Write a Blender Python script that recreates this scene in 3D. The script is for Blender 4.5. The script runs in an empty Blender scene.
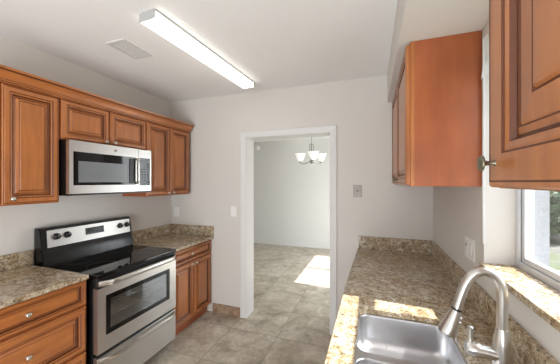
import bpy, bmesh, math, random
from mathutils import Vector, Matrix
random.seed(7)
S = bpy.context.scene
COL = S.collection

# ------------------------------------------------------------------ camera, world, sun, exposure
cam_d = bpy.data.cameras.new('camera')
cam = bpy.data.objects.new('camera', cam_d); COL.objects.link(cam)
cam_d.sensor_width = 36.0
cam_d.lens = 36.0 * 262.04 / 560.0
cam_d.clip_start = 0.02
cam.location = (2.442, -2.7167, 1.5672)
cam.rotation_euler = (math.pi / 2, 0, 0.34)
S.camera = cam

W_STRENGTH = 1.4
SUN_GLOW = 7.0          # extra sky brightness around the sun
SUN_STRENGTH = 14.0
FIX_STRENGTH = 2.2
BACK_FILL = 100.0
EXPOSURE = 0.2

world = bpy.data.worlds.new('world'); S.world = world
world.use_nodes = True
bg = world.node_tree.nodes['Background']
bg.inputs['Color'].default_value = (0.83, 0.92, 1.0, 1)
wt = world.node_tree
_tc = wt.nodes.new('ShaderNodeTexCoord')
_dt = wt.nodes.new('ShaderNodeVectorMath'); _dt.operation = 'DOT_PRODUCT'
_dt.inputs[1].default_value = Vector((1.0, -0.065, 1.2)).normalized()
_mx = wt.nodes.new('ShaderNodeMath'); _mx.operation = 'MAXIMUM'; _mx.inputs[1].default_value = 0.0
_pw = wt.nodes.new('ShaderNodeMath'); _pw.operation = 'POWER'; _pw.inputs[1].default_value = 4.0
_ma = wt.nodes.new('ShaderNodeMath'); _ma.operation = 'MULTIPLY_ADD'; _ma.inputs[1].default_value = SUN_GLOW; _ma.inputs[2].default_value = W_STRENGTH
wt.links.new(_tc.outputs['Generated'], _dt.inputs[0]); wt.links.new(_dt.outputs['Value'], _mx.inputs[0])
wt.links.new(_mx.outputs[0], _pw.inputs[0]); wt.links.new(_pw.outputs[0], _ma.inputs[0])
wt.links.new(_ma.outputs[0], bg.inputs['Strength'])   # clear sky, brighter around the sun

sun_d = bpy.data.lights.new('sun', 'SUN'); sun_d.energy = SUN_STRENGTH; sun_d.angle = math.radians(0.53)
sun_d.color = (1.0, 0.965, 0.91)
sun = bpy.data.objects.new('sun', sun_d); COL.objects.link(sun)
sun.location = (8, -1.6, 6)
sun.rotation_euler = Vector((-1.0, 0.065, -1.2)).to_track_quat('-Z', 'Y').to_euler()

# fill lamp added outside the unseen rear opening to brighten the kitchen
al_d = bpy.data.lights.new('back_fill', 'AREA'); al_d.shape = 'RECTANGLE'; al_d.size = 1.6; al_d.size_y = 1.6
al_d.energy = BACK_FILL; al_d.color = (0.93, 0.96, 1.0)
al = bpy.data.objects.new('back_fill', al_d); COL.objects.link(al)
al.location = (2.0, -4.85, 0.75)
al.rotation_euler = (math.pi / 2 + 0.65, 0, 0.45)
# daylight at the dining room's sliding door
dl_d = bpy.data.lights.new('daylight_dining', 'AREA'); dl_d.shape = 'RECTANGLE'; dl_d.size = 1.6; dl_d.size_y = 2.1
dl_d.energy = 65.0; dl_d.color = (0.93, 0.97, 1.0)
dl = bpy.data.objects.new('daylight_dining', dl_d); COL.objects.link(dl)
dl.location = (3.45, 1.91, 1.15)
dl.rotation_euler = (math.pi / 2, 0, math.pi / 2)

vs = S.view_settings
vs.view_transform = 'Standard'; vs.look = 'None'; vs.exposure = EXPOSURE; vs.gamma = 1.0
vs.use_curve_mapping = False

# ------------------------------------------------------------------ materials
def lin(r, g, b):
    f = lambda c: (c / 255 / 12.92) if c / 255 <= 0.04045 else ((c / 255 + 0.055) / 1.055) ** 2.4
    return (f(r), f(g), f(b), 1)

def mat(name, rgb=(200, 200, 200), rough=0.5, metal=0.0, coat=0.0, emit=None, estr=0.0, spec=0.5):
    m = bpy.data.materials.new(name); m.use_nodes = True
    b = m.node_tree.nodes['Principled BSDF']
    b.inputs['Base Color'].default_value = lin(*rgb)
    b.inputs['Roughness'].default_value = rough
    b.inputs['Metallic'].default_value = metal
    b.inputs['Coat Weight'].default_value = coat
    b.inputs['Specular IOR Level'].default_value = spec
    if emit:
        b.inputs['Emission Color'].default_value = lin(*emit)
        b.inputs['Emission Strength'].default_value = estr
    return m

def N(m, t, **kw):
    n = m.node_tree.nodes.new(t)
    for k, v in kw.items(): setattr(n, k, v)
    return n
def LK(m, a, b): m.node_tree.links.new(a, b)
def BSDF(m): return m.node_tree.nodes['Principled BSDF']
def ramp(m, fac, stops):
    r = N(m, 'ShaderNodeValToRGB')
    e = r.color_ramp.elements
    while len(e) < len(stops): e.new(0.5)
    for i, (p, c) in enumerate(stops):
        e[i].position = p; e[i].color = c
    LK(m, fac, r.inputs['Fac']); return r
def noise(m, vec, scale, detail=4, rough=0.55):
    n = N(m, 'ShaderNodeTexNoise'); n.inputs['Scale'].default_value = scale
    n.inputs['Detail'].default_value = detail; n.inputs['Roughness'].default_value = rough
    if vec is not None: LK(m, vec, n.inputs['Vector'])
    return n
def pos(m, scale=(1, 1, 1)):
    g = N(m, 'ShaderNodeNewGeometry')
    mp = N(m, 'ShaderNodeMapping'); mp.inputs['Scale'].default_value = scale
    LK(m, g.outputs['Position'], mp.inputs['Vector'])
    return mp.outputs['Vector']
def bump(m, h, strength, dist=0.002):
    b = N(m, 'ShaderNodeBump'); b.inputs['Strength'].default_value = strength; b.inputs['Distance'].default_value = dist
    LK(m, h, b.inputs['Height']); LK(m, b.outputs['Normal'], BSDF(m).inputs['Normal'])
def mixc(m, fac, a, b, mode='MIX'):
    x = N(m, 'ShaderNodeMix', data_type='RGBA', blend_type=mode)
    if isinstance(fac, float): x.inputs[0].default_value = fac
    else: LK(m, fac, x.inputs[0])
    for s, v in ((6, a), (7, b)):
        if isinstance(v, tuple): x.inputs[s].default_value = v
        else: LK(m, v, x.inputs[s])
    return x.outputs[2]

def wood_mat(name, c1, c2, scale, rough=0.38, coat=0.55):
    m = mat(name, c1, rough, coat=coat)
    n1 = noise(m, pos(m, scale), 4.0, 5, 0.6)
    n2 = noise(m, pos(m), 5.0, 2, 0.5)
    c = ramp(m, n1.outputs['Fac'], [(0.28, lin(*c2)), (0.72, lin(*c1))]).outputs['Color']
    d = ramp(m, n2.outputs['Fac'], [(0.3, (0.82, 0.80, 0.78, 1)), (0.7, (1, 1, 1, 1))]).outputs['Color']
    LK(m, mixc(m, 1.0, c, d, 'MULTIPLY'), BSDF(m).inputs['Base Color'])
    BSDF(m).inputs['Coat Roughness'].default_value = 0.28
    return m
M_WOOD = wood_mat('maple_wood', (192, 120, 60), (164, 94, 43), (7, 7, 0.7))
M_WOODH = wood_mat('maple_wood_level', (194, 122, 62), (166, 96, 45), (7, 0.7, 7))
M_WOODP = wood_mat('maple_panel', (172, 94, 47), (154, 79, 37), (5, 5, 0.8), 0.4, 0.6)
M_GLAZE = mat('dark_glaze', (94, 49, 24), 0.45)

M_WALL = mat('wall_paint', (211, 206, 199), 0.75)
bump(M_WALL, noise(M_WALL, pos(M_WALL), 60, 3).outputs['Fac'], 0.12, 0.003)
M_CEIL = mat('ceiling_paint', (238, 237, 235), 0.85)
bump(M_CEIL, noise(M_CEIL, pos(M_CEIL), 45, 4).outputs['Fac'], 0.25, 0.004)
M_TRIM = mat('white_trim', (216, 215, 212), 0.4)
M_FARW = mat('far_wall_paint', (214, 214, 211), 0.75)
M_PLAST = mat('white_plastic', (232, 230, 226), 0.35)
M_PLASTD = mat('dark_slot', (40, 38, 36), 0.5)
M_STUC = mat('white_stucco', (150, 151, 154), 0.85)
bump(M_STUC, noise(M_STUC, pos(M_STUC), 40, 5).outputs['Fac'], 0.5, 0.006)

def granite():
    m = mat('granite', (190, 170, 140), 0.14)
    p = pos(m)
    a = noise(m, p, 30, 7, 0.68)
    base = ramp(m, a.outputs['Fac'], [(0.30, lin(106, 88, 68)), (0.43, lin(164, 145, 116)), (0.55, lin(198, 185, 162)), (0.70, lin(224, 218, 206))]).outputs['Color']
    b = noise(m, p, 6.5, 5, 0.65)
    tint = ramp(m, b.outputs['Fac'], [(0.38, lin(218, 198, 168)), (0.60, lin(246, 245, 244))]).outputs['Color']
    c1 = mixc(m, 0.7, base, tint, 'MULTIPLY')
    s = noise(m, p, 110, 3, 0.6)
    dk = ramp(m, s.outputs['Fac'], [(0.57, (0, 0, 0, 1)), (0.63, (1, 1, 1, 1))]).outputs['Color']
    c2 = mixc(m, dk, c1, lin(92, 76, 62))
    s2 = noise(m, p, 62, 2, 0.5)
    dk2 = ramp(m, s2.outputs['Fac'], [(0.30, (1, 1, 1, 1)), (0.36, (0, 0, 0, 1))]).outputs['Color']
    c3 = mixc(m, dk2, c2, lin(48, 42, 39))
    s3 = noise(m, p, 75, 2, 0.5)
    lt = ramp(m, s3.outputs['Fac'], [(0.62, (0, 0, 0, 1)), (0.70, (0.8, 0.8, 0.8, 1))]).outputs['Color']
    c3 = mixc(m, lt, c3, lin(222, 212, 194))
    LK(m, c3, BSDF(m).inputs['Base Color'])
    return m
M_GRAN = granite()

def tile_floor():
    m = mat('floor_tile', (170, 158, 140), 0.38)
    g = N(m, 'ShaderNodeNewGeometry')
    sep = N(m, 'ShaderNodeSeparateXYZ'); LK(m, g.outputs['Position'], sep.inputs[0])
    def line(out, off):
        a = N(m, 'ShaderNodeMath', operation='ADD'); LK(m, out, a.inputs[0]); a.inputs[1].default_value = off
        d = N(m, 'ShaderNodeMath', operation='DIVIDE'); LK(m, a.outputs[0], d.inputs[0]); d.inputs[1].default_value = 0.527
        f = N(m, 'ShaderNodeMath', operation='FRACT'); LK(m, d.outputs[0], f.inputs[0])
        s = N(m, 'ShaderNodeMath', operation='SUBTRACT'); LK(m, f.outputs[0], s.inputs[0]); s.inputs[1].default_value = 0.5
        b = N(m, 'ShaderNodeMath', operation='ABSOLUTE'); LK(m, s.outputs[0], b.inputs[0])
        fl = N(m, 'ShaderNodeMath', operation='FLOOR'); LK(m, d.outputs[0], fl.inputs[0])
        return b.outputs[0], fl.outputs[0]
    lx, ix = line(sep.outputs['X'], -1.005 + 5.27)
    ly, iy = line(sep.outputs['Y'], 0.230 + 5.27)
    mx = N(m, 'ShaderNodeMath', operation='MAXIMUM'); LK(m, lx, mx.inputs[0]); LK(m, ly, mx.inputs[1])
    gt = ramp(m, mx.outputs[0], [(0.490, (0, 0, 0, 1)), (0.494, (1, 1, 1, 1))]).outputs['Color']
    cmb = N(m, 'ShaderNodeCombineXYZ'); LK(m, ix, cmb.inputs[0]); LK(m, iy, cmb.inputs[1])
    wn = N(m, 'ShaderNodeTexWhiteNoise'); LK(m, cmb.outputs[0], wn.inputs['Vector'])
    sc = N(m, 'ShaderNodeVectorMath', operation='SCALE'); LK(m, wn.outputs['Color'], sc.inputs[0]); sc.inputs['Scale'].default_value = 9.0
    ad = N(m, 'ShaderNodeVectorMath', operation='ADD'); LK(m, g.outputs['Position'], ad.inputs[0]); LK(m, sc.outputs[0], ad.inputs[1])
    a = noise(m, ad.outputs[0], 5.0, 8, 0.62); a.inputs['Distortion'].default_value = 0.6
    c = ramp(m, a.outputs['Fac'], [(0.28, lin(140, 128, 111)), (0.45, lin(175, 164, 147)), (0.60, lin(195, 186, 171)), (0.75, lin(214, 207, 195))]).outputs['Color']
    b = noise(m, ad.outputs[0], 26, 5, 0.65)
    sp = ramp(m, b.outputs['Fac'], [(0.34, (0.74, 0.70, 0.66, 1)), (0.55, (1, 1, 1, 1))]).outputs['Color']
    c = mixc(m, 0.7, c, sp, 'MULTIPLY')
    c = mixc(m, gt, c, lin(152, 141, 126))
    LK(m, c, BSDF(m).inputs['Base Color'])
    bump(m, b.outputs['Fac'], 0.08, 0.002)
    return m
M_TILE = tile_floor()
M_BTILE = mat('brown_base_tile', (150, 122, 98), 0.45)
_n = noise(M_BTILE, pos(M_BTILE), 16, 6, 0.6)
LK(M_BTILE, ramp(M_BTILE, _n.outputs['Fac'], [(0.3, lin(120, 92, 70)), (0.7, lin(182, 156, 130))]).outputs['Color'], BSDF(M_BTILE).inputs['Base Color'])

def steel(name, rgb, rough, scale):
    m = mat(name, rgb, rough, 1.0)
    n = noise(m, pos(m, scale), 30, 3, 0.6)
    r = N(m, 'ShaderNodeMapRange'); LK(m, n.outputs['Fac'], r.inputs[0])
    r.inputs[3].default_value = rough - 0.06; r.inputs[4].default_value = rough + 0.08
    LK(m, r.outputs[0], BSDF(m).inputs['Roughness'])
    return m
M_STEEL = steel('brushed_steel', (206, 204, 201), 0.36, (20, 0.6, 20))
M_SINK = steel('sink_steel', (206, 207, 210), 0.30, (3, 3, 3))
M_NICK = mat('brushed_nickel', (206, 203, 198), 0.28, 1.0)
M_KNOB = steel('knob_nickel', (206, 200, 188), 0.30, (5, 5, 5))
M_CHAN = mat('satin_nickel', (150, 148, 144), 0.35, 0.9)
M_KNOBD = mat('aged_nickel', (128, 122, 104), 0.42, 0.9)
M_BLACK = mat('black_enamel', (14, 14, 15), 0.22)
M_BGLASS = mat('black_glass', (7, 7, 8), 0.05)
M_BPLAST = mat('black_plastic', (22, 22, 23), 0.35)
M_RING = mat('burner_ring', (60, 60, 62), 0.25)
M_MWGL = mat('microwave_window', (118, 122, 124), 0.22)
M_LCD = mat('display_glass', (44, 50, 46), 0.15)
M_LCDT = mat('display_digits', (122, 138, 120), 0.4)
M_KEY = mat('keypad_print', (84, 94, 100), 0.4)
M_CAV = mat('oven_enamel', (150, 156, 164), 0.4)
M_RACK = mat('rack_chrome', (190, 190, 190), 0.25, 1.0)
M_SHADE = mat('frosted_glass', (246, 246, 244), 0.5, emit=(255, 250, 242), estr=0.35)
M_DIFF = mat('light_diffuser', (250, 250, 250), 0.5, emit=(255, 250, 242), estr=FIX_STRENGTH)
M_FIXB = mat('fixture_white', (176, 176, 174), 0.5)
M_VENT = mat('vent_white', (216, 214, 211), 0.5)
M_VOID = mat('vent_dark', (58, 57, 56), 0.8)
M_VINYL = mat('window_vinyl', (206, 208, 211), 0.4)
M_GASK = mat('window_gasket', (120, 122, 124), 0.5)
M_PLATE = mat('plate_pewter', (138, 130, 121), 0.42, 0.3)
M_SEALED = mat('cabinet_inside', (196, 160, 116), 0.5)

def glass(name, tint=(1, 1, 1, 1), refl=0.08):
    m = bpy.data.materials.new(name); m.use_nodes = True
    nt = m.node_tree; nt.nodes.clear()
    o = N(m, 'ShaderNodeOutputMaterial'); t = N(m, 'ShaderNodeBsdfTransparent'); t.inputs[0].default_value = tint
    g = N(m, 'ShaderNodeBsdfGlossy'); g.inputs['Roughness'].default_value = 0.02
    x = N(m, 'ShaderNodeMixShader'); x.inputs[0].default_value = refl
    LK(m, t.outputs[0], x.inputs[1]); LK(m, g.outputs[0], x.inputs[2]); LK(m, x.outputs[0], o.inputs[0])
    return m
M_GLASS = glass('window_glass')
M_OGLASS = glass('oven_glass', (0.80, 0.82, 0.84, 1), 0.22)

def ground_mat():
    m = mat('lawn', (120, 130, 90), 0.95)
    p = pos(m)
    a = noise(m, p, 9, 6, 0.7); b = noise(m, p, 0.7, 3, 0.5)
    gr = ramp(m, a.outputs['Fac'], [(0.3, lin(58, 66, 46)), (0.7, lin(92, 99, 74))]).outputs['Color']
    gv = ramp(m, a.outputs['Fac'], [(0.35, lin(66, 64, 60)), (0.65, lin(112, 110, 106))]).outputs['Color']
    f = ramp(m, b.outputs['Fac'], [(0.5, (0, 0, 0, 1)), (0.58, (1, 1, 1, 1))]).outputs['Color']
    LK(m, mixc(m, f, gr, gv), BSDF(m).inputs['Base Color'])
    return m
M_LAWN = ground_mat()
M_LEAF = mat('leaf_green', (92, 122, 66), 0.6)
_n = noise(M_LEAF, pos(M_LEAF), 3, 3)
LK(M_LEAF, ramp(M_LEAF, _n.outputs['Fac'], [(0.35, lin(58, 78, 46)), (0.65, lin(92, 112, 74))]).outputs['Color'], BSDF(M_LEAF).inputs['Base Color'])
M_BARK = mat('bark', (98, 82, 66), 0.9)

# ------------------------------------------------------------------ helpers
def box(bm, x0, x1, y0, y1, z0, z1, mi=0, bev=0.0, seg=2):
    b2 = bmesh.new()
    vs_ = [b2.verts.new((x, y, z)) for x in (x0, x1) for y in (y0, y1) for z in (z0, z1)]
    for f in ((0, 1, 3, 2), (4, 6, 7, 5), (0, 4, 5, 1), (2, 3, 7, 6), (0, 2, 6, 4), (1, 5, 7, 3)):
        b2.faces.new([vs_[i] for i in f])
    if bev > 0:
        bmesh.ops.bevel(b2, geom=b2.edges[:], offset=bev, segments=seg, affect='EDGES', profile=0.5)
    for f in b2.faces: f.material_index = mi
    merge(bm, b2)

def merge(bm, b2):
    me = bpy.data.meshes.new('tmp'); b2.to_mesh(me); b2.free(); bm.from_mesh(me); bpy.data.meshes.remove(me)

def root_loc(o):
    v = Vector((0, 0, 0))
    while o is not None:
        v += Vector(o.location); o = o.parent
    return v

def obj(name, bm, mats, parent=None, smooth=None, mods=None, normals=True):
    if normals: bmesh.ops.recalc_face_normals(bm, faces=bm.faces[:])
    me = bpy.data.meshes.new(name)
    if parent is not None:
        off = root_loc(parent)
        for v in bm.verts: v.co -= off
    bm.to_mesh(me); bm.free()
    for m in (mats if isinstance(mats, (list, tuple)) else [mats]): me.materials.append(m)
    if smooth is not None:
        for p in me.polygons: p.use_smooth = True
        if smooth < 180:
            me.set_sharp_from_angle(angle=math.radians(smooth))
    o = bpy.data.objects.new(name, me); COL.objects.link(o)
    if parent is not None: o.parent = parent
    if mods: mods(o)
    return o

def thing(name, label, cat, loc=(0, 0, 0), group=None, rz=0.0):
    o = bpy.data.objects.new(name, None); COL.objects.link(o)
    o.location = loc; o.rotation_euler = (0, 0, rz); o.empty_display_size = 0.05
    return tag(o, label, cat, group)
def tag(o, label, cat, group=None):
    o['label'] = label; o['category'] = cat
    if group: o['group'] = group
    return o
def struct(o):
    o['kind'] = 'structure'; return o

def B(*boxes):
    bm = bmesh.new()
    for b in boxes: box(bm, *b[:6], **(b[6] if len(b) > 6 else {}))
    return bm

def tube(bm, pts, radii, seg=16, caps=True, mi=0):
    pts = [Vector(p) for p in pts]
    if not isinstance(radii, (list, tuple)): radii = [radii] * len(pts)
    t0 = (pts[1] - pts[0]).normalized()
    up = Vector((0, 0, 1)) if abs(t0.z) < 0.9 else Vector((0, 1, 0))
    n = t0.cross(up).normalized()
    rings = []; pt = t0
    for i, p in enumerate(pts):
        if i == 0: t = t0
        elif i == len(pts) - 1: t = (pts[i] - pts[i - 1]).normalized()
        else: t = ((pts[i + 1] - pts[i]).normalized() + (pts[i] - pts[i - 1]).normalized()).normalized()
        if t.length < 1e-6: t = pt
        n = (n - t * n.dot(t)).normalized(); b = t.cross(n); pt = t
        rings.append([bm.verts.new(p + (n * math.cos(a) + b * math.sin(a)) * radii[i]) for a in [2 * math.pi * k / seg for k in range(seg)]])
    for r0, r1 in zip(rings, rings[1:]):
        for k in range(seg):
            f = bm.faces.new((r0[k], r0[(k + 1) % seg], r1[(k + 1) % seg], r1[k])); f.material_index = mi
    if caps:
        f = bm.faces.new(rings[0][::-1]); f.material_index = mi
        f = bm.faces.new(rings[-1]); f.material_index = mi

def lathe(bm, prof, center, axis='z', seg=24, mi=0, mirror=1):
    """prof: (radius, height) pairs; height runs along the axis"""
    c = Vector(center)
    A = {'z': (Vector((1, 0, 0)), Vector((0, 1, 0)), Vector((0, 0, 1))),
         'x': (Vector((0, 1, 0)), Vector((0, 0, 1)), Vector((1, 0, 0))),
         'y': (Vector((0, 0, 1)), Vector((1, 0, 0)), Vector((0, 1, 0)))}[axis]
    rings = []
    for r, h in prof:
        o = c + A[2] * h * mirror
        if r < 1e-6: rings.append([bm.verts.new(o)])
        else: rings.append([bm.verts.new(o + (A[0] * math.cos(a) + A[1] * math.sin(a)) * r) for a in [2 * math.pi * k / seg for k in range(seg)]])
    for r0, r1 in zip(rings, rings[1:]):
        for k in range(seg):
            k2 = (k + 1) % seg
            if len(r0) == 1 and len(r1) == 1: continue
            if len(r0) == 1: f = bm.faces.new((r0[0], r1[k], r1[k2]))
            elif len(r1) == 1: f = bm.faces.new((r0[k], r0[k2], r1[0]))
            else: f = bm.faces.new((r0[k], r0[k2], r1[k2], r1[k]))
            f.material_index = mi

# profile of a glazed raised-panel front: (inset, height, material of the strip that leads to it)
DOOR_P = [(0.0, 0.0, 0), (0.0, 0.013, 0), (0.003, 0.018, 0), (0.008, 0.021, 0), (0.012, 0.0190, 1), (0.015, 0.021, 0), (0.038, 0.021, 0),
          (0.042, 0.0160, 1), (0.046, 0.0185, 0), (0.052, 0.0165, 0), (0.056, 0.007, 1), (0.060, 0.007, 1), (0.066, 0.011, 0), (0.070, 0.0085, 1), (0.073, 0.011, 0),
          (0.085, 0.0165, 0), (0.089, 0.0150, 1), (0.0920, 0.0175, 0)]
DOOR_WIDE = [(0.0, 0.0, 0), (0.0, 0.013, 0), (0.003, 0.018, 0), (0.010, 0.021, 0), (0.013, 0.0195, 1), (0.016, 0.021, 0), (0.060, 0.021, 0),
             (0.064, 0.0175, 1), (0.068, 0.0185, 0), (0.078, 0.0165, 0), (0.083, 0.008, 1), (0.087, 0.008, 1), (0.097, 0.012, 0), (0.101, 0.0095, 1), (0.104, 0.012, 0),
             (0.140, 0.0150, 0), (0.145, 0.012, 1), (0.149, 0.0175, 0), (0.160, 0.0185, 0)]
def raised_panel(bm, face, u0, u1, v0, v1, n0, k=1.0, prof=None):
    """face '+x' / '-x': a front lying in the plane x = n0, from u0 to u1 along y and v0 to v1 along z"""
    sgn = 1 if face == '+x' else -1
    rings = []
    for ins, h, mi in (prof or DOOR_P):
        i = ins * k
        hh = h
        rings.append(([bm.verts.new((n0 + sgn * hh, y, z)) for y, z in ((u0 + i, v0 + i), (u1 - i, v0 + i), (u1 - i, v1 - i), (u0 + i, v1 - i))], mi))
    for (r0, _), (r1, mi) in zip(rings, rings[1:]):
        for a in range(4):
            f = bm.faces.new((r0[a], r0[(a + 1) % 4], r1[(a + 1) % 4], r1[a])); f.material_index = mi
    bm.faces.new(rings[-1][0]); bm.faces.new(rings[0][0][::-1])

KNOB = [(0.0, 0.028), (0.007, 0.0275), (0.0125, 0.0245), (0.0145, 0.020), (0.0125, 0.0165), (0.0065, 0.013), (0.0055, 0.006), (0.009, 0.002), (0.009, 0.0)]
def knob_mesh(sgn, name, m, prof=KNOB):
    bm = bmesh.new(); lathe(bm, prof, (0, 0, 0), 'x', 20, mirror=sgn)
    bmesh.ops.recalc_face_normals(bm, faces=bm.faces[:])
    me = bpy.data.meshes.new(name); bm.to_mesh(me); bm.free(); me.materials.append(m)
    for p in me.polygons: p.use_smooth = True
    return me
KN_L = knob_mesh(1, 'knob', M_KNOB); KN_R = knob_mesh(-1, 'knob', M_KNOBD)
KN_N = knob_mesh(-1, 'knob', M_KNOBD, [(0.0, 0.026), (0.008, 0.0256), (0.0125, 0.0245), (0.0148, 0.022), (0.0142, 0.0195), (0.007, 0.0175), (0.0045, 0.0155), (0.004, 0.004), (0.006, 0.0)])
def knob(me, parent, p):
    o = bpy.data.objects.new('knob', me); COL.objects.link(o); o.parent = parent
    o.location = Vector(p) - root_loc(parent); return o

def door(parent, face, y0, y1, z0, z1, n0, k=1.0, name='door', kn=None, kme=None, m=None, prof=None):
    bm = bmesh.new(); raised_panel(bm, face, y0, y1, z0, z1, n0, k, prof)
    d = obj(name, bm, [m or M_WOOD, M_GLAZE], parent)
    if kn: knob(kme, d, kn)
    return d

# ------------------------------------------------------------------ the room
W, H, XE = 2.962, 2.594, 3.205
YF, YB = -4.2, 3.43
XL = -1.5
CT = 0.914
struct(obj('floor', B((XL - .15, XE, YF - .15, YB + .15, -0.15, 0.0)), M_TILE))
struct(obj('ceiling', B((XL - .15, XE, YF - .15, YB + .15, H, H + 0.15)), M_CEIL))
struct(obj('wall_left', B((-0.15, 0.0, YF, 0.0, 0.0, H)), M_WALL))
DX0, DX1, DZ = 1.066, 2.03, 2.079
struct(obj('wall_back', B((XL, DX0, 0.0, 0.18, 0.0, H), (DX1, W, 0.0, 0.18, 0.0, H), (DX0, DX1, 0.0, 0.18, DZ, H)), M_WALL))
# window openings of the right (outer) wall: kitchen window, glazed door of the dining room
KY0, KY1, KZ0, KZ1 = -2.08, -1.155, 1.139, 2.28
FY0, FY1, FZ1 = 1.07, 2.75, 2.30
struct(obj('wall_right', B((W, XE, YF, KY0, 0, H), (W, XE, KY1, FY0, 0, H), (W, XE, KY0, KY1, 0, KZ0), (W, XE, KY0, KY1, KZ1, H),
                           (W, XE, FY0, FY1, FZ1, H), (W, XE, FY1, YB, 0, H)), M_WALL))
struct(obj('wall_far', B((XL - .15, XE, YB, YB + .15, 0, H)), M_FARW))
struct(obj('wall_dining_left', B((XL - .15, XL, 0.0, YB, 0, H)), M_FARW))
struct(obj('wall_front', B((-.15, 0.3, YF - .15, YF, 0, H), (2.6, XE, YF - .15, YF, 0, H), (0.3, 2.6, YF - .15, YF, 2.25, H)), M_WALL))
struct(obj('soffit', B((2.575, W, YF, 0.0, 2.331, H)), M_WALL))

# doorway trim: jamb lining and casing on the kitchen side
bm = bmesh.new()
cw, ct = 0.066, 0.018
def casing_bar(bm, pts):
    # mitred L-shaped run of a moulded strip, given by (inset from opening, projection)
    prof = [(0.0, 0.0), (0.0, 0.010), (0.010, 0.012), (0.040, 0.016), (0.056, 0.019), (0.064, 0.019), (0.068, 0.016), (0.068, 0.0)]
    cols = []
    for ins, pr in prof:
        xl, xr, zt = DX0 - ins, DX1 + ins, DZ + ins
        cols.append([bm.verts.new((x, -pr, z)) for x, z in ((xl, 0.0), (xl, zt), (xr, zt), (xr, 0.0))])
    for c0, c1 in zip(cols, cols[1:]):
        for i in range(3): bm.faces.new((c0[i], c0[i + 1], c1[i + 1], c1[i]))
    for i in (0, 3): bm.faces.new([c[i] for c in cols])
casing_bar(bm, None)
struct(obj('trim_1', bm, M_TRIM))
struct(obj('door_1', B((DX0, DX0 + .006, 0.0, .19, 0, DZ), (DX1 - .006, DX1, 0.0, .19, 0, DZ), (DX0, DX1, 0.0, .19, DZ - .006, DZ)), M_TRIM))
struct(obj('baseboard_back', B((0.62, DX0 - .069, -0.011, 0, 0, 0.108, dict(bev=0.003)), (DX1 + .069, 2.34, -0.011, 0, 0, 0.108, dict(bev=0.003))), M_BTILE))
struct(obj('baseboard_far', B((XL, W, YB - .016, YB, 0, 0.125, dict(bev=0.005))), M_TRIM))
struct(obj('baseboard_dining', B((XL, XL + .016, 0.18, YB - .016, 0, 0.125, dict(bev=0.005)), (XL + .016, DX0 - .07, 0.18, 0.196, 0, 0.125, dict(bev=0.005))), M_TRIM))

# kitchen window: vinyl single-hung sash in a deep reveal, granite inner sill, stucco outer sill
def frame_ring(bm, x0, x1, y0, y1, z0, z1, w, **k):
    box(bm, x0, x1, y0, y0 + w, z0, z1, **k); box(bm, x0, x1, y1 - w, y1, z0, z1, **k)
    box(bm, x0, x1, y0 + w, y1 - w, z0, z0 + w, **k); box(bm, x0, x1, y0 + w, y1 - w, z1 - w, z1, **k)
SZ = 1.168
w1 = bmesh.new()
frame_ring(w1, 3.087, 3.145, KY0, KY1, SZ - .004, KZ1, 0.030, bev=0.002)
win = struct(obj('window_1', w1, M_VINYL))
s1 = bmesh.new()
frame_ring(s1, 3.098, 3.122, KY0 + .03, KY1 - .03, SZ + .026, 1.79, 0.026, bev=0.002)
frame_ring(s1, 3.123, 3.142, KY0 + .03, KY1 - .03, 1.74, KZ1 - .03, 0.026, bev=0.002)
obj('sash', s1, M_VINYL, win)
obj('gasket', B((3.0955, 3.0985, KY1 - .0335, KY1 - .0300, SZ + .026, 1.79), (3.0955, 3.0985, KY0 + .03, KY1 - .03, SZ + .0235, SZ + .0265)), M_GASK, win)
obj('pane', B((3.108, 3.112, KY0 + .056, KY1 - .056, SZ + .052, 1.765), (3.130, 3.134, KY0 + .056, KY1 - .056, 1.765, KZ1 - .056)), M_GLASS, win)
ms = struct(obj('window_sill', B((2.942, 3.087, KY0 - .02, KY1 + .006, KZ0, SZ, dict(bev=0.003))), M_GRAN)); ms['label'] = 'cream and brown granite window sill'
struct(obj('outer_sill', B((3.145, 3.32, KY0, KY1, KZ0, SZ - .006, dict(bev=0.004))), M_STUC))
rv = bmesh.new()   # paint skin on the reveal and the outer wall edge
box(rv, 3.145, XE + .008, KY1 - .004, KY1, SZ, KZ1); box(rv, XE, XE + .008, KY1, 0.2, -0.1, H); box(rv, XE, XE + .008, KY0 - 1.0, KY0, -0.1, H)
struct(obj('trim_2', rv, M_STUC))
cb = bmesh.new()
tube(cb, [(W - .001, KY1 - .001, 1.262), (W - .0015, KY1 - .001, 1.5), (W - .001, KY1 - .001, 1.80), (W - .001, KY1 - .001, KZ1)], [0.006, 0.007, 0.006, 0.006], 8)
struct(obj('trim_3', cb, M_TRIM))
# the dining room's glazed sliding door, in the same outer wall
w2 = bmesh.new()
frame_ring(w2, 3.10, 3.16, FY0, FY1, 0.0, FZ1, 0.04, bev=0.003)
box(w2, 3.10, 3.15, 1.85, 1.91, 0.04, FZ1 - .04)
win2 = struct(obj('window_2', w2, M_VINYL))
obj('pane', B((3.122, 3.128, FY0 + .04, 1.85, 0.04, FZ1 - .04), (3.122, 3.128, 1.91, FY1 - .04, 0.04, FZ1 - .04)), M_GLASS, win2)
# unseen opening added behind the camera to let fill light in, trimmed in white
w3 = bmesh.new()
frame_ring(w3, 0, 1, 0, 1, 0, 1, 0.1) if False else None
box(w3, 0.3, 0.36, YF - .10, YF - .04, 0, 2.25); box(w3, 2.54, 2.6, YF - .10, YF - .04, 0, 2.25); box(w3, .36, 2.54, YF - .10, YF - .04, 2.19, 2.25)
struct(obj('fill_opening_trim', w3, M_TRIM))

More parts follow.
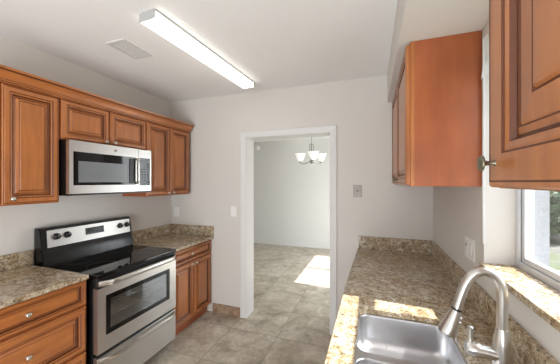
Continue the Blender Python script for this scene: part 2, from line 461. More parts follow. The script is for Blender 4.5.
# ------------------------------------------------------------------ outside
struct(obj('ground', B((XE + .02, 30, -12, 30, -0.3, -0.12)), M_LAWN))
def bush(x, y, h, r, label, n=900):
    t = thing('leafy_bush', label, 'bush', (x, y, -0.12), 'bushes across the lawn')
    bm = bmesh.new(); rr = random.Random(int(x * 100 + y))
    for i in range(n):
        a = rr.uniform(0, 2 * math.pi); q = rr.random() ** 0.4; zz = rr.uniform(0.08, 1.0)
        wd = r * math.sin(math.pi * min(1, zz * 0.85 + 0.12)) ** 0.6 * q
        p = Vector((x + wd * math.cos(a), y + wd * math.sin(a), -0.12 + h * zz))
        d = Vector((rr.uniform(-1, 1), rr.uniform(-1, 1), rr.uniform(-.6, .6))).normalized()
        e = d.orthogonal().normalized(); L = rr.uniform(.10, .20); wl = L * .45
        v = [bm.verts.new(p + d * L), bm.verts.new(p + e * wl + Vector((0, 0, .01))), bm.verts.new(p - d * L), bm.verts.new(p - e * wl)]
        bm.faces.new(v)
    obj('foliage', bm, M_LEAF, t, normals=False)
    bm = bmesh.new()
    for k in range(5):
        a = k * 1.3; tube(bm, [(x, y, -.14), (x + .3 * r * math.cos(a), y + .3 * r * math.sin(a), h * .35), (x + .6 * r * math.cos(a), y + .6 * r * math.sin(a), h * .75)], [.05, .03, .012], 7)
    obj('stem', bm, M_BARK, t)
bush(7.2, 7.4, 3.0, 1.5, 'green leafy bush seen through the window, nearest the white outer wall', 4200)
bush(10.9, 8.6, 3.3, 1.6, 'green leafy bush beyond the window, second along the lawn edge', 3200)
bush(14.6, 8.0, 3.0, 1.6, 'green leafy bush beyond the window, farthest from the white outer wall', 2600)

# ------------------------------------------------------------------ left run: wall cabinets
GU = 'maple wall cabinets over the range side'
UB, UT, UX = 1.42, 2.172, 0.305
def upper(label, y0, y1, z0, z1, doors, knobs, side_gap=0.002):
    t = thing('wall_cabinet', label, 'cabinet', (0.002, (y0 + y1) / 2, z0), GU)
    obj('cabinet_box', B((0.002, UX, y0, y1, z0, z1)), M_WOODP, t)
    for (a, b), (ky, kz) in zip(doors, knobs):
        door(t, '+x', a, b, z0 + .006, z1 - .002, UX, 1.0 if (z1 - z0) > .4 else 0.86, kn=(UX + .0195, ky, kz), kme=KN_L)
    return t
upper('maple wall cabinet at the left edge of the photo, beside the microwave', -2.10, -1.468, UB, UT, [(-2.096, -1.790), (-1.784, -1.472)], [(-1.862, 1.462), (-1.735, 1.462)])
upper('short maple wall cabinet directly above the microwave', -1.466, -0.704, 1.876, UT, [(-1.460, -1.092), (-1.086, -0.708)], [(-1.127, 1.905), (-1.051, 1.905)])
upper('tall maple wall cabinet between the microwave and the corner', -0.702, -0.056, UB, UT, [(-0.698, -0.382), (-0.376, -0.060)], [(-0.417, 1.450), (-0.342, 1.450)])
# crown moulding along the top
cp = [(0.300, UT + .001), (0.330, UT + .001), (0.331, 2.179), (0.338, 2.182), (0.339, 2.190), (0.343, 2.193), (0.345, 2.200), (0.352, 2.214), (0.363, 2.227), (0.377, 2.235), (0.378, 2.240), (0.387, 2.242), (0.391, 2.255), (0.300, 2.255)]
GZ = {2, 4, 9, 10}
bm = bmesh.new()
ends = [[bm.verts.new((x, y, z)) for x, z in cp] for y in (-2.102, -0.052)]
for i in range(len(cp)):
    j = (i + 1) % len(cp)
    f = bm.faces.new((ends[0][i], ends[0][j], ends[1][j], ends[1][i])); f.material_index = 1 if i in GZ else 0
bm.faces.new(ends[0]); bm.faces.new(ends[1][::-1])
tag(obj('crown_molding', bm, [M_WOODH, M_GLAZE]), 'long maple crown molding running along the tops of the left wall cabinets', 'molding')

# ------------------------------------------------------------------ left run: base cabinets
GB = 'maple base cabinets on the range side'
BX = 0.588
t = thing('base_cabinet', 'maple drawer base cabinet left of the range under granite', 'cabinet', (0.002, -1.80, 0), GB)
obj('cabinet_box', B((0.002, BX, -2.130, -1.470, 0.105, 0.916)), M_WOODP, t)
obj('toe_kick', B((0.002, 0.53, -2.130, -1.470, 0.0, 0.105)), M_WOODP, t)
for z0, z1, k in ((0.735, 0.905, 0.62), (0.425, 0.722, 0.92), (0.118, 0.412, 0.92)):
    d = door(t, '+x', -2.126, -1.474, z0, z1, BX, k, 'drawer', m=M_WOODH)
    knob(KN_L, d, (BX + .0195 - (.002 if k < .7 else .0), -1.800, (z0 + z1) / 2 if k < .7 else z0 + (z1 - z0) * .52))
t = thing('base_cabinet', 'maple base cabinet right of the range with one drawer over two doors', 'cabinet', (0.002, -.34, 0), GB)
obj('cabinet_box', B((0.002, BX, -0.672, -0.012, 0.100, 0.883)), M_WOODP, t)
obj('toe_kick', B((0.002, 0.55, -0.672, -0.012, 0.0, 0.100)), M_WOODP, t)
d = door(t, '+x', -0.668, -0.018, 0.722, 0.872, BX, 0.62, 'drawer', m=M_WOODH); knob(KN_L, d, (BX + .0175, -.385, .80))
door(t, '+x', -0.668, -0.346, 0.108, 0.712, BX, .95, kn=(BX + .0195, -.375, .685), kme=KN_L)
door(t, '+x', -0.340, -0.018, 0.108, 0.712, BX, .95, kn=(BX + .0195, -.311, .685), kme=KN_L)

# countertops of the left run
t = thing('countertop', 'speckled granite countertop left of the range', 'countertop', (0.3, -1.80, 0.917), 'granite countertops')
obj('slab', B((0.002, 0.650, -2.135, -1.486, 0.917, 0.948, dict(bev=0.006))), M_GRAN, t)
obj('backsplash', B((0.001, 0.021, -2.135, -1.470, 0.9485, 1.054, dict(bev=0.002))), M_GRAN, t)
t = thing('countertop', 'speckled granite countertop in the corner right of the range', 'countertop', (0.3, -.34, 0.884), 'granite countertops')
obj('slab', B((0.002, 0.636, -0.676, -0.001, 0.884, CT, dict(bev=0.006))), M_GRAN, t)
obj('backsplash', B((0.001, 0.021, -0.676, -0.001, CT + .0005, 1.034, dict(bev=0.002)), (0.021, 0.636, -0.021, -0.001, CT + .0005, 1.034, dict(bev=0.002))), M_GRAN, t)

# ------------------------------------------------------------------ range
RY0, RY1 = -1.450, -0.684
t = thing('electric_range', 'stainless steel and black electric range with glass cooktop', 'stove', (0.33, (RY0 + RY1) / 2, 0))
body = bmesh.new()
box(body, 0.02, 0.625, RY0, RY0 + .05, 0.035, 0.900); box(body, 0.02, 0.625, RY1 - .05, RY1, 0.035, 0.900)
box(body, 0.02, 0.10, RY0 + .05, RY1 - .05, 0.035, 0.900); box(body, 0.10, 0.625, RY0 + .05, RY1 - .05, 0.035, 0.40); box(body, 0.10, 0.625, RY0 + .05, RY1 - .05, 0.80, 0.900)
obj('body', body, M_BLACK, t)
for fx, fy in ((.07, RY0 + .05), (.07, RY1 - .05), (.57, RY0 + .05), (.57, RY1 - .05)):
    bm = bmesh.new(); lathe(bm, [(0, 0), (.018, 0), (.018, .01), (.010, .014), (.010, .0352), (0, .0352)], (fx, fy, 0), seg=14); obj('foot', bm, M_BPLAST, t, 40)
ck = obj('cooktop', B((0.02, 0.672, RY0 - .002, RY1 + .002, 0.901, 0.928, dict(bev=0.008, seg=3))), M_BGLASS, t)
for cx, cy, r in ((.22, -1.27, .075), (.22, -.89, .095), (.49, -1.27, .105), (.49, -.89, .075)):
    bm = bmesh.new(); lathe(bm, [(r, .0), (r, .0006), (r + .004, .0006), (r + .004, .0)], (cx, cy, .9279), seg=40); obj('burner_ring', bm, M_RING, ck)
# backguard
bg_ = bmesh.new()
prof = [(0.012, 0.926), (0.125, 0.926), (0.120, 0.975), (0.098, 1.045), (0.094, 1.052), (0.082, 1.195), (0.074, 1.212), (0.055, 1.216), (0.012, 1.212)]
ya, yb = RY0 - .012, RY1 + .006
e0 = [bg_.verts.new((x, ya, z)) for x, z in prof]; e1 = [bg_.verts.new((x, yb, z)) for x, z in prof]
for i in range(len(prof)):
    j = (i + 1) % len(prof); bg_.faces.new((e0[i], e0[j], e1[j], e1[i]))
bg_.faces.new(e0); bg_.faces.new(e1[::-1])
bmesh.ops.bevel(bg_, geom=[e for e in bg_.edges if abs(e.verts[0].co.y - e.verts[1].co.y) < 1e-6], offset=.006, segments=2, affect='EDGES')
bk = obj('backguard', bg_, M_BLACK, t, 30)
def slab_on(prof_z0, prof_z1, y0, y1, th, off=0.0005, bev=0.0):
    # thin plate on the sloped face of the backguard
    def px(z): return 0.094 + (z - 1.052) / (1.195 - 1.052) * (0.082 - 0.094)
    bm = bmesh.new()
    a = []
    for y in (y0, y1):
        for z in (prof_z0, prof_z1):
            for dx in (off, off + th): a.append(bm.verts.new((px(z) + dx, y, z)))
    for f in ((0, 1, 3, 2), (4, 6, 7, 5), (0, 4, 5, 1), (2, 3, 7, 6), (0, 2, 6, 4), (1, 5, 7, 3)): bm.faces.new([a[i] for i in f])
    if bev: bmesh.ops.bevel(bm, geom=bm.edges[:], offset=bev, segments=2, affect='EDGES')
    return bm
cp_ = obj('control_panel', slab_on(1.060, 1.192, RY0 + .030, RY1 - .012, 0.004, bev=.0015), M_STEEL, t)
dp = obj('display', slab_on(1.108, 1.166, -1.135, -0.972, 0.0025, 0.005), M_BPLAST, t)
obj('screen', slab_on(1.130, 1.158, -1.115, -0.992, 0.001, 0.0078), M_LCD, dp)
bt = bmesh.new()
for i in range(5):
    merge(bt, slab_on(1.114, 1.122, -1.122 + i * .029, -1.122 + i * .029 + .020, 0.001, 0.0078))
obj('button', bt, M_KEY, dp)
for ky in (-1.355, -1.278, -0.806, -0.732):
    bm = bmesh.new(); c = (0.0895, ky, 1.138)
    lathe(bm, [(0.027, 0.0), (0.027, 0.003), (0.0235, 0.006), (0.021, 0.022), (0.018, 0.025), (0, 0.025)], c, 'x', 28)
    box(bm, 0.1140, 0.1195, ky - .0045, ky + .0045, 1.138 - .019, 1.138 + .019, bev=.0015)
    kk = obj('knob', bm, M_BPLAST, t, 40)
    obj('pointer', B((0.1188, 0.1200, ky - .0012, ky + .0012, 1.145, 1.156)), M_PLAST, kk)
# front of the range: dark strip, oven door with window, storage drawer
obj('vent_strip', B((0.625, 0.662, RY0 + .004, RY1 - .004, 0.832, 0.900, dict(bev=.004))), M_BPLAST, t)
od = bmesh.new()
DYa, DYb, DZa, DZb = RY0 + .006, RY1 - .006, 0.378, 0.828
WYa, WYb, WZa, WZb = -1.385, -0.772, 0.488, 0.768
box(od, 0.627, 0.670, DYa, WYa, DZa, DZb); box(od, 0.627, 0.670, WYb, DYb, DZa, DZb)
box(od, 0.627, 0.670, WYa, WYb, DZa, WZa); box(od, 0.627, 0.670, WYa, WYb, WZb, DZb)
dr = obj('oven_door', od, M_STEEL, t); dr['label'] = 'stainless oven door with dark window'
wf = bmesh.new(); frame_ring(wf, 0.664, 0.6725, WYa, WYb, WZa, WZb, 0.034, bev=.001)
obj('window_frame', wf, M_BGLASS, dr)
obj('window', B((0.664, 0.670, WYa + .034, WYb - .034, WZa + .034, WZb - .034)), M_OGLASS, dr)
rk = bmesh.new()
for z in (0.575, 0.665):
    tube(rk, [(0.600, -1.40, z), (0.600, -.75, z)], .0045, 8); tube(rk, [(0.14, -1.40, z), (0.14, -.75, z)], .0035, 8)
    for i in range(14): tube(rk, [(0.14, -1.39 + i * .048, z), (0.600, -1.39 + i * .048, z)], .0022, 6)
obj('oven_rack', rk, M_RACK, t, 60)
cv = bmesh.new()
box(cv, 0.1002, 0.112, RY0 + .052, RY1 - .052, .402, .798); box(cv, .112, .622, RY0 + .0502, RY0 + .056, .402, .798); box(cv, .112, .622, RY1 - .056, RY1 - .0502, .402, .798)
box(cv, .112, .622, RY0 + .056, RY1 - .056, .4002, .408); box(cv, .112, .622, RY0 + .056, RY1 - .056, .792, .7998)
obj('oven_liner', cv, M_CAV, t)
def bar_handle(z, y0, y1, x0, out, hw, par):
    bm = bmesh.new(); n = 26; rings = []
    for i in range(n + 1):
        s = i / n; y = y0 + (y1 - y0) * s
        x = x0 + out * min(1.0, (math.sin(math.pi * s) * 3.2)) ** 0.8
        rings.append([bm.verts.new((x + dx, y, z + dz)) for dx, dz in ((-.004, -hw), (.004, -hw * .8), (.008, 0), (.004, hw * .8), (-.004, hw), (-.007, 0))])
    for a, b in zip(rings, rings[1:]):
        for k in range(6): bm.faces.new((a[k], a[(k + 1) % 6], b[(k + 1) % 6], b[k]))
    bm.faces.new(rings[0]); bm.faces.new(rings[-1][::-1])
    return obj('handle', bm, M_NICK, par, 50)
bar_handle(0.862, RY0 + .012, RY1 - .012, 0.668, 0.050, 0.019, dr)
sd = obj('storage_drawer', B((0.627, 0.668, DYa, DYb, 0.075, 0.352, dict(bev=.003))), M_STEEL, t)
bar_handle(0.328, RY0 + .016, RY1 - .016, 0.668, 0.042, 0.016, sd)

# ------------------------------------------------------------------ microwave
MY0, MY1, MZ0, MZ1 = -1.459, -0.724, 1.468, 1.872
t = thing('microwave', 'stainless steel over-the-range microwave under the short cabinet', 'microwave', (0.2, (MY0 + MY1) / 2, MZ0))
obj('body', B((0.004, 0.372, MY0, MY1, MZ0, MZ1)), M_BLACK, t)
obj('bottom_vent', B((0.372, 0.400, MY0 + .004, MY1 - .004, MZ0, MZ0 + .012)), M_BPLAST, t)
MD = -0.878
md = bmesh.new()
gy0, gy1, gz0, gz1 = -1.431, -0.905, 1.543, 1.790
box(md, 0.373, 0.405, MY0, gy0, MZ0 + .013, MZ1 - .002); box(md, 0.373, 0.405, gy1, MD, MZ0 + .013, MZ1 - .002)
box(md, 0.373, 0.405, gy0, gy1, MZ0 + .013, gz0); box(md, 0.373, 0.405, gy0, gy1, gz1, MZ1 - .002)
mdo = obj('door', md, M_STEEL, t)
wf = bmesh.new(); box(wf, 0.385, 0.4065, gy0, gy1, gz0, gz1, bev=.002)
obj('window_frame', wf, M_BGLASS, mdo)
obj('window', B((0.4062, 0.4072, -1.397, -.998, 1.565, 1.722)), M_MWGL, mdo)
hb = bmesh.new(); box(hb, 0.4068, 0.4105, -.972, -.918, 1.556, 1.776, bev=.0015)
hh = obj('handle_recess', hb, M_BPLAST, mdo)
hb = bmesh.new(); n = 16; prev = None
rg = []
for i in range(n + 1):
    s = i / n; z = 1.548 + .238 * s; x = .405 + .026 * min(1, math.sin(math.pi * s) * 3) ** .7
    rg.append([hb.verts.new((x + dx, -.896 + dy, z)) for dx, dy in ((-.006, -.012), (.004, -.012), (.007, 0), (.004, .012), (-.006, .012))])
for a, b in zip(rg, rg[1:]):
    for k in range(5): hb.faces.new((a[k], a[(k + 1) % 5], b[(k + 1) % 5], b[k]))
hb.faces.new(rg[0]); hb.faces.new(rg[-1][::-1])
obj('handle', hb, M_NICK, mdo, 50)
lg = bmesh.new(); lathe(lg, [(0, .0015), (.012, .0015), (.0135, .0022), (.0155, .0022), (.0165, .0)], (.4052, -1.102, 1.832), 'x', 28)
bdg = obj('badge', lg, M_KNOB, mdo, 40)
lg = bmesh.new(); lathe(lg, [(.0095, .0), (.0095, .0012), (.0115, .0012), (.0115, 0)], (.4062, -1.102, 1.832), 'x', 24)
for dy in (-.0035, .0035): tube(lg, [(.4072, -1.102 + dy, 1.828), (.4072, -1.102 + dy, 1.836)], .0012, 6)
obj('emblem', lg, M_BPLAST, bdg)
pc = obj('control_panel', B((0.373, 0.405, MD + .003, MY1, MZ0 + .013, MZ1 - .002, dict(bev=.002))), M_STEEL, t)
kp = obj('keypad', B((0.4045, 0.4066, -.858, -.744, 1.535, 1.792, dict(bev=.0008))), M_BGLASS, pc)
obj('screen', B((0.4064, 0.4070, -.848, -.754, 1.748, 1.780)), M_LCD, kp)
kb = bmesh.new()
for r in range(6):
    for c in range(3):
        y = -.847 + c * .034; z = 1.550 + r * .026
        box(kb, .4064, .4069, y, y + .024, z, z + .014)
lathe(kb, [(.014, 0), (.014, .0005), (.019, .0005), (.019, 0)], (.4065, -.801, 1.722), 'x', 24)
obj('button', kb, M_KEY, kp)

# ------------------------------------------------------------------ right run: wall cabinets
GR = 'maple wall cabinets on the sink side'
RX = 2.654
t = thing('wall_cabinet', 'maple wall cabinet between the window and the back wall, plain end panel showing', 'cabinet', (2.8, -.57, 1.544), GR)
obj('cabinet_box', B((RX + .001, W - .002, -1.137, -0.012, 1.544, 2.3295)), M_WOODP, t)
obj('face_frame', B((RX - .018, RX + .001, -1.1375, -0.012, 1.543, 2.3295, dict(bev=.0015))), M_WOOD, t)
for a, b, ky in ((-1.128, -.578, -.612), (-.572, -.022, -.538)):
    door(t, '-x', a, b, 1.552, 2.318, RX - .0185, kn=(RX - .037, ky, 1.585), kme=KN_R)
t = thing('wall_cabinet', 'maple wall cabinet close at the right edge of the photo, near side of the window', 'cabinet', (2.8, -2.5, 1.544), GR)
obj('cabinet_box', B((RX + .0215, W - .002, -2.92, -2.092, 1.555, 2.3295)), M_WOODP, t)
for a, b, ky in ((-2.505, -2.095, -2.130), (-2.915, -2.511, -2.88)):
    door(t, '-x', a, b, 1.557, 2.320, RX + .021, 1.0, kn=(RX + .0005, ky, 1.602), kme=KN_N, prof=DOOR_WIDE)

# right run: base cabinets (under the counter)
GRB = 'maple base cabinets on the sink side'
FX = 2.372
for lab, y0, y1, hollow in (('maple base cabinet at the back wall under the sink-side counter', -1.17, -0.014, False),
                            ('maple sink base cabinet under the steel sink', -2.10, -1.174, True),
                            ('maple base cabinet under the sink-side counter beneath the camera', -3.10, -2.104, False)):
    t = thing('base_cabinet', lab, 'cabinet', (2.66, (y0 + y1) / 2, 0), GRB)
    if hollow:
        obj('cabinet_box', B((FX, W - .002, y0, y0 + .018, .1, .882), (FX, W - .002, y1 - .018, y1, .1, .882), (FX, W - .002, y0 + .018, y1 - .018, .1, .118), (W - .02, W - .002, y0 + .018, y1 - .018, .118, .882),
                             (FX, FX + .004, y0 + .018, y1 - .018, .118, .882)), M_WOODP, t)
    else:
        obj('cabinet_box', B((FX, W - .002, y0, y1, .1, .882)), M_WOODP, t)
    obj('toe_kick', B((FX + .06, W - .002, y0, y1, 0, .1)), M_WOODP, t)
    ym = (y0 + y1) / 2
    door(t, '-x', y0 + .004, ym - .003, .11, .70, FX, kn=(FX - .0195, ym - .035, .67), kme=KN_R)
    door(t, '-x', ym + .003, y1 - .004, .11, .70, FX, kn=(FX - .0195, ym + .035, .67), kme=KN_R)
    d = door(t, '-x', y0 + .004, y1 - .004, .715, .868, FX, .62, 'drawer', m=M_WOODH)

# counter with an undermount sink cut-out
CX0, CX1, CY0, CY1 = 2.310, W - .001, -3.12, -0.001
SX0, SX1, SY0, SY1 = 2.378, 2.775, -2.02, -1.286
def rrect(x0, x1, y0, y1, r, n=7):
    pts = []
    for cx, cy, a0 in ((x1 - r, y1 - r, 0), (x0 + r, y1 - r, 90), (x0 + r, y0 + r, 180), (x1 - r, y0 + r, 270)):
        for k in range(n + 1):
            a = math.radians(a0 + 90 * k / n); pts.append((cx + r * math.cos(a), cy + r * math.sin(a)))
    return pts
def plate(bm, outer, inners, z, mi=0):
    es = []
    for lp in [outer] + inners:
        vv = [bm.verts.new((x, y, z)) for x, y in lp]
        es += [bm.edges.new((vv[i], vv[(i + 1) % len(vv)])) for i in range(len(vv))]
    r = bmesh.ops.triangle_fill(bm, use_beauty=True, use_dissolve=False, edges=es)
    return [g for g in r['geom'] if isinstance(g, bmesh.types.BMFace)]
t = thing('countertop', 'long speckled granite countertop under the window with the sink cut-out', 'countertop', (2.64, -1.5, .884), 'granite countertops')
bm = bmesh.new()
fs = plate(bm, [(2.273, CY0), (CX1, CY0), (CX1, CY1), (2.303, CY1), (2.279, -.9)], [rrect(SX0, SX1, SY0, SY1, .052)], .884)
ex = bmesh.ops.extrude_face_region(bm, geom=fs)
for v in [g for g in ex['geom'] if isinstance(g, bmesh.types.BMVert)]: v.co.z = CT
def bevmod(o):
    b = o.modifiers.new('bevel', 'BEVEL'); b.width = .004; b.segments = 2; b.limit_method = 'ANGLE'; b.angle_limit = math.radians(60)
obj('slab', bm, M_GRAN, t, mods=bevmod)
obj('backsplash', B((W - .021, W - .001, CY0, -.001, CT + .0005, 1.034, dict(bev=.002)), (CX0, W - .021, -.021, -.001, CT + .0005, 1.034, dict(bev=.002))), M_GRAN, t)

# sink: two bowls pressed from one steel sheet
t = thing('kitchen_sink', 'stainless steel double bowl sink set under the granite', 'sink', (2.58, -1.66, .70))
bowls = [(SX0 + .000, SX1 - .000, -1.608, SY1 + .002), (SX0, SX1, SY0 - .002, -1.640)]
sk = bmesh.new()
outer = rrect(SX0 - .02, SX1 + .02, SY0 - .02, SY1 + .02, .085)
plate(sk, outer, [rrect(*b, .050, 8) for b in bowls], .8825)
sk_o = obj('rim', sk, M_SINK, t, 30)
for bi, (x0, x1, y0, y1) in enumerate(bowls):
    bm = bmesh.new(); n = 8; prev = None
    levels = [(-.0, .8825, .050), (.003, .872, .049), (.007, .775, .048), (.012, .754, .048), (.022, .740, .046), (.040, .732, .042), (.10, .728, .03)]
    for ins, z, r in levels:
        ring = [bm.verts.new((x, y, z)) for x, y in rrect(x0 + ins, x1 - ins, y0 + ins, y1 - ins, r, n)]
        if prev:
            for k in range(len(ring)):
                bm.faces.new((prev[k], prev[(k + 1) % len(ring)], ring[(k + 1) % len(ring)], ring[k]))
        prev = ring
    bm.faces.new(prev)
    def sol(o):
        s = o.modifiers.new('thickness', 'SOLIDIFY'); s.thickness = .0015; s.offset = 0
    bo = obj('bowl', bm, M_SINK, t, 40, mods=sol)
    bm = bmesh.new(); c = ((x0 + x1) / 2, (y0 + y1) / 2, .7295)
    lathe(bm, [(0, .002), (.022, .002), (.030, .001), (.036, .004), (.043, .003), (.045, 0.0)], c, seg=28)
    obj('drain', bm, M_NICK, bo, 40)

# faucet: pull-down spout with a lever on the body
FYC = -1.67; FBX = 2.840
t = thing('kitchen_faucet', 'brushed nickel pull-down faucet standing between sink and window', 'faucet', (FBX, FYC, CT))
bm = bmesh.new()
lathe(bm, [(0, .0004), (.031, .0004), (.031, .006), (.0285, .011), (.0275, .03), (.0262, .075), (.0255, .115), (.0235, .138), (.0195, .160), (.0165, .176), (0, .176)], (FBX, FYC, CT), seg=32)
obj('base', bm, M_NICK, t, 40)
ctrl = [(2.840, 1.088), (2.840, 1.14), (2.840, 1.19), (2.836, 1.228), (2.821, 1.257), (2.796, 1.271), (2.770, 1.264), (2.749, 1.241), (2.734, 1.208), (2.723, 1.172), (2.714, 1.137)]
def catmull(c, n=5):
    o = []
    q = [c[0]] + list(c) + [c[-1]]
    for i in range(1, len(q) - 2):
        for k in range(n):
            u = k / n; a, b, d, e = [Vector(v) for v in q[i - 1:i + 3]]
            o.append(tuple(0.5 * ((2 * b) + (d - a) * u + (2 * a - 5 * b + 4 * d - e) * u * u + (3 * b - a - 3 * d + e) * u ** 3)))
    o.append(tuple(c[-1])); return o
pth = [(x, FYC, z) for x, z in catmull(ctrl)]
bm = bmesh.new(); tube(bm, pth, .0155, 24); obj('spout', bm, M_NICK, t, 50)
hp = Vector(pth[-1])
dd = Vector((-.029, 0, -.085)).normalized()
bm = bmesh.new(); tube(bm, [hp + dd * .0005, hp + dd * .007], .0163, 24); obj('collar', bm, M_BPLAST, t, 50)
q = hp + dd * .0075
bm = bmesh.new(); tube(bm, [q, q + dd * .006, q + dd * .025, q + dd * .055, q + dd * .078, q + dd * .086, q + dd * .088], [.0160, .0172, .0200, .0255, .0295, .0290, .024], 28)
sp_ = obj('spray_head', bm, M_NICK, t, 40)
bm = bmesh.new(); tube(bm, [q + dd * .0876, q + dd * .0895], [.0235, .0225], 24); obj('nozzle', bm, M_BPLAST, sp_, 40)
bm = bmesh.new()
for s in (.034, .050):
    p = q + dd * s + Vector((.019 + (s - .034) * .2, 0, .005)); tube(bm, [p, p + Vector((.006, 0, -.0015))], [.0058, .0048], 12)
obj('spray_button', bm, M_NICK, sp_, 40)
bm = bmesh.new(); hx = Vector((FBX, FYC, CT + .086)); hd = Vector((-1, .0, .10)).normalized()
tube(bm, [hx + hd * .012, hx + hd * .045, hx + hd * .062, hx + hd * .063, hx + hd * .094, hx + hd * .102], [.0205, .0205, .0195, .0240, .0240, .018], 28)
hn = obj('handle', bm, M_NICK, t, 40)
bm = bmesh.new(); p = hx + hd * .088 + Vector((0, 0, .012))
tube(bm, [p, p + Vector((.0, .0, .018)), p + Vector((.0, .002, .036)), p + Vector((.002, .003, .056)), p + Vector((.003, .004, .060))], [.0108, .0086, .0086, .0104, .0065], 16)
obj('lever', bm, M_NICK, hn, 50)

# ------------------------------------------------------------------ wall plates
def plate_thing(name, label, cat, c, axis, w, h, m, group='wall plates'):
    t = thing(name, label, cat, c, group)
    x, y, z = c
    if axis == '-y': bm = B((x - w / 2, x + w / 2, y - .006, y - .0003, z - h / 2, z + h / 2, dict(bev=.002)))
    else: bm = B((x - .006, x - .0003, y - w / 2, y + w / 2, z - h / 2, z + h / 2, dict(bev=.002)))
    obj('plate', bm, m, t); return t
t = plate_thing('light_switch', 'white light switch left of the doorway casing', 'switch', (0.905, 0, 1.222), '-y', .075, .118, M_PLAST)
obj('toggle', B((.899, .911, -.016, -.0055, 1.214, 1.234, dict(bev=.002))), M_PLAST, t)
t = plate_thing('light_switch', 'grey metal switch plate on the back wall right of the doorway', 'switch', (2.299, 0, 1.478), '-y', .082, .120, M_PLATE)
obj('toggle', B((2.294, 2.304, -.017, -.0055, 1.470, 1.488, dict(bev=.002))), M_PLASTD, t)
t = plate_thing('wall_outlet', 'white outlet on the back wall above the left corner backsplash', 'outlet', (.078, 0, 1.187), '-y', .075, .118, M_PLAST)
for dz in (-.024, .024):
    r_ = obj('receptacle', B((.062, .094, -.008, -.0055, 1.187 + dz - .014, 1.187 + dz + .014, dict(bev=.001))), M_PLAST, t)
    obj('slot', B((.070, .073, -.0085, -.0078, 1.187 + dz - .004, 1.187 + dz + .006), (.083, .086, -.0085, -.0078, 1.187 + dz - .004, 1.187 + dz + .006)), M_PLASTD, r_)
t = plate_thing('wall_outlet', 'wide white outlet plate on the window wall above the long counter', 'outlet', (W, -.960, 1.192), '-x', .150, .122, M_PLAST)
r_ = obj('receptacle', B((W - .009, W - .0055, -.945, -.905, 1.155, 1.229, dict(bev=.001))), M_PLAST, t)
obj('slot', B((W - .0096, W - .0088, -.930, -.918, 1.196, 1.216)), M_PLASTD, r_)
obj('rocker', B((W - .010, W - .0055, -1.010, -.972, 1.160, 1.224, dict(bev=.002))), M_PLAST, t)

# ------------------------------------------------------------------ ceiling light and vent
FL, FW, FH = 1.240, .124, .054
fang = -math.atan2(.066, 1.23)
t = thing('ceiling_light', 'long white fluorescent ceiling light with glowing diffuser', 'ceiling light', (1.197, -.882, H), None, fang)
def rot_obj(name, bm, m, parent):
    me = bpy.data.meshes.new(name); bmesh.ops.recalc_face_normals(bm, faces=bm.faces[:]); bm.to_mesh(me); bm.free(); me.materials.append(m)
    o = bpy.data.objects.new(name, me); COL.objects.link(o); o.parent = parent; return o
rot_obj('housing', B((-FW / 2 - .006, FW / 2 + .006, -FL / 2 + .006, FL / 2 - .006, -.010, -.0005)), M_FIXB, t)
rot_obj('diffuser', B((-FW / 2, FW / 2, -FL / 2 + .004, FL / 2 - .004, -FH, -.0105, dict(bev=.006, seg=3))), M_DIFF, t)
for s in (-1, 1):
    y = s * FL / 2
    rot_obj('end_cap', B((-FW / 2 - .002, FW / 2 + .002, min(y, y - s * .004) - .001, max(y, y - s * .004) + .001, -FH - .002, -.0005, dict(bev=.002))), M_FIXB, t)

t = thing('air_vent', 'white slatted ceiling air vent beside the ceiling light', 'vent', (.68, -1.19, H), None)
bm = bmesh.new()
x0, x1, y0, y1 = .585, .772, -1.325, -1.062
frame_ = [(x0, x0 + .022, y0, y1), (x1 - .022, x1, y0, y1), (x0 + .022, x1 - .022, y0, y0 + .022), (x0 + .022, x1 - .022, y1 - .022, y1)]
for a in frame_: box(bm, *a, H - .008, H - .0003)
obj('frame', bm, M_VENT, t)
obj('duct_opening', B((x0 + .02, x1 - .02, y0 + .02, y1 - .02, H - .002, H - .0005)), M_VOID, t)
for i in range(5):
    xx = x0 + .028 + i * .0275
    bm = bmesh.new(); v = [bm.verts.new((xx + a, y, H - b)) for y in (y0 + .022, y1 - .022) for a, b in ((.014, .0025), (.016, .0025), (.004, .009), (.002, .009))]
    for f in ((0, 1, 2, 3), (7, 6, 5, 4), (0, 4, 5, 1), (1, 5, 6, 2), (2, 6, 7, 3), (3, 7, 4, 0)): bm.faces.new([v[k] for k in f])
    obj('slat', bm, M_VENT, t)

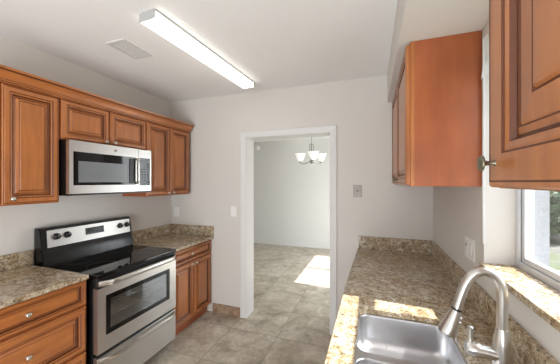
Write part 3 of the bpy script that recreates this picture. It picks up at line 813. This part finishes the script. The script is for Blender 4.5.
# ------------------------------------------------------------------ dining room
cx, cy = 1.385, 2.0
t = thing('chandelier', 'brushed nickel three-light chandelier with white bell shades beyond the doorway', 'chandelier', (cx, cy, 1.90))
bm = bmesh.new(); lathe(bm, [(0, 0), (.06, 0), (.06, -.012), (.03, -.03), (.008, -.04), (.008, -.05), (0, -.05)], (cx, cy, H - .0003), seg=24); obj('canopy', bm, M_CHAN, t, 40)
bm = bmesh.new(); tube(bm, [(cx, cy, H - .045), (cx, cy, 2.26)], .006, 12)
obj('stem', bm, M_CHAN, t, 40)
bm = bmesh.new()
for s in (-1, 1): tube(bm, [(cx, cy, 2.27), (cx + s * .035, cy, 2.25), (cx + s * .038, cy, 2.15), (cx + s * .038, cy, 2.0), (cx, cy, 1.97)], .0065, 10)
lathe(bm, [(0, 1.90), (.012, 1.905), (.02, 1.92), (.035, 1.94), (.035, 1.955), (.02, 1.97), (.012, 2.0), (.012, 2.25), (.02, 2.27), (0, 2.28)], (cx, cy, 0), seg=20)
obj('body', bm, M_CHAN, t, 40)
for k in range(3):
    a = math.radians(-70 + 120 * k); ux, uy = math.cos(a), math.sin(a); P = lambda r, z: (cx + ux * r, cy + uy * r, z)
    bm = bmesh.new(); tube(bm, [P(.02, 1.95), P(.08, 1.925), (P(.15, 1.905)), P(.20, 1.91), P(.225, 1.935)], .007, 10)
    lathe(bm, [(0, 0), (.022, 0), (.03, .01), (.03, .022), (0, .022)], P(.225, 1.930), seg=16)
    ar = obj('arm', bm, M_CHAN, t, 40)
    bm = bmesh.new(); lathe(bm, [(.028, .0), (.052, .022), (.066, .05), (.074, .085), (.090, .125), (.102, .140), (.099, .141), (.086, .124), (.070, .085), (.062, .052), (.048, .025), (.026, .004)], P(.225, 1.953), seg=28)
    obj('shade', bm, M_SHADE, t, 50)
bm = bmesh.new(); lathe(bm, [(0, .034), (.04, .034), (.056, .028), (.062, .012), (.062, .0003), (0, .0003)], (-.345, YB, 2.44), 'y', 28, mirror=-1)
tag(obj('smoke_detector', bm, M_PLAST, None, 40), 'round white smoke detector high on the dining room wall', 'smoke detector')

bm = bmesh.new()
vv = [(2.949, -1.1615, 2.076), (2.956, -1.1615, 2.143), (2.984, -1.1615, 2.185), (2.984, -1.1615, 2.116)]
f0 = [bm.verts.new(v) for v in vv]; f1 = [bm.verts.new((x, y + .006, z)) for x, y, z in vv]
bm.faces.new(f0); bm.faces.new(f1[::-1])
for i in range(4): bm.faces.new((f0[i], f0[(i + 1) % 4], f1[(i + 1) % 4], f1[i]))
tag(obj('wall_bracket', bm, M_TRIM), 'small white bracket on the window wall between the two sink-side wall cabinets', 'bracket')
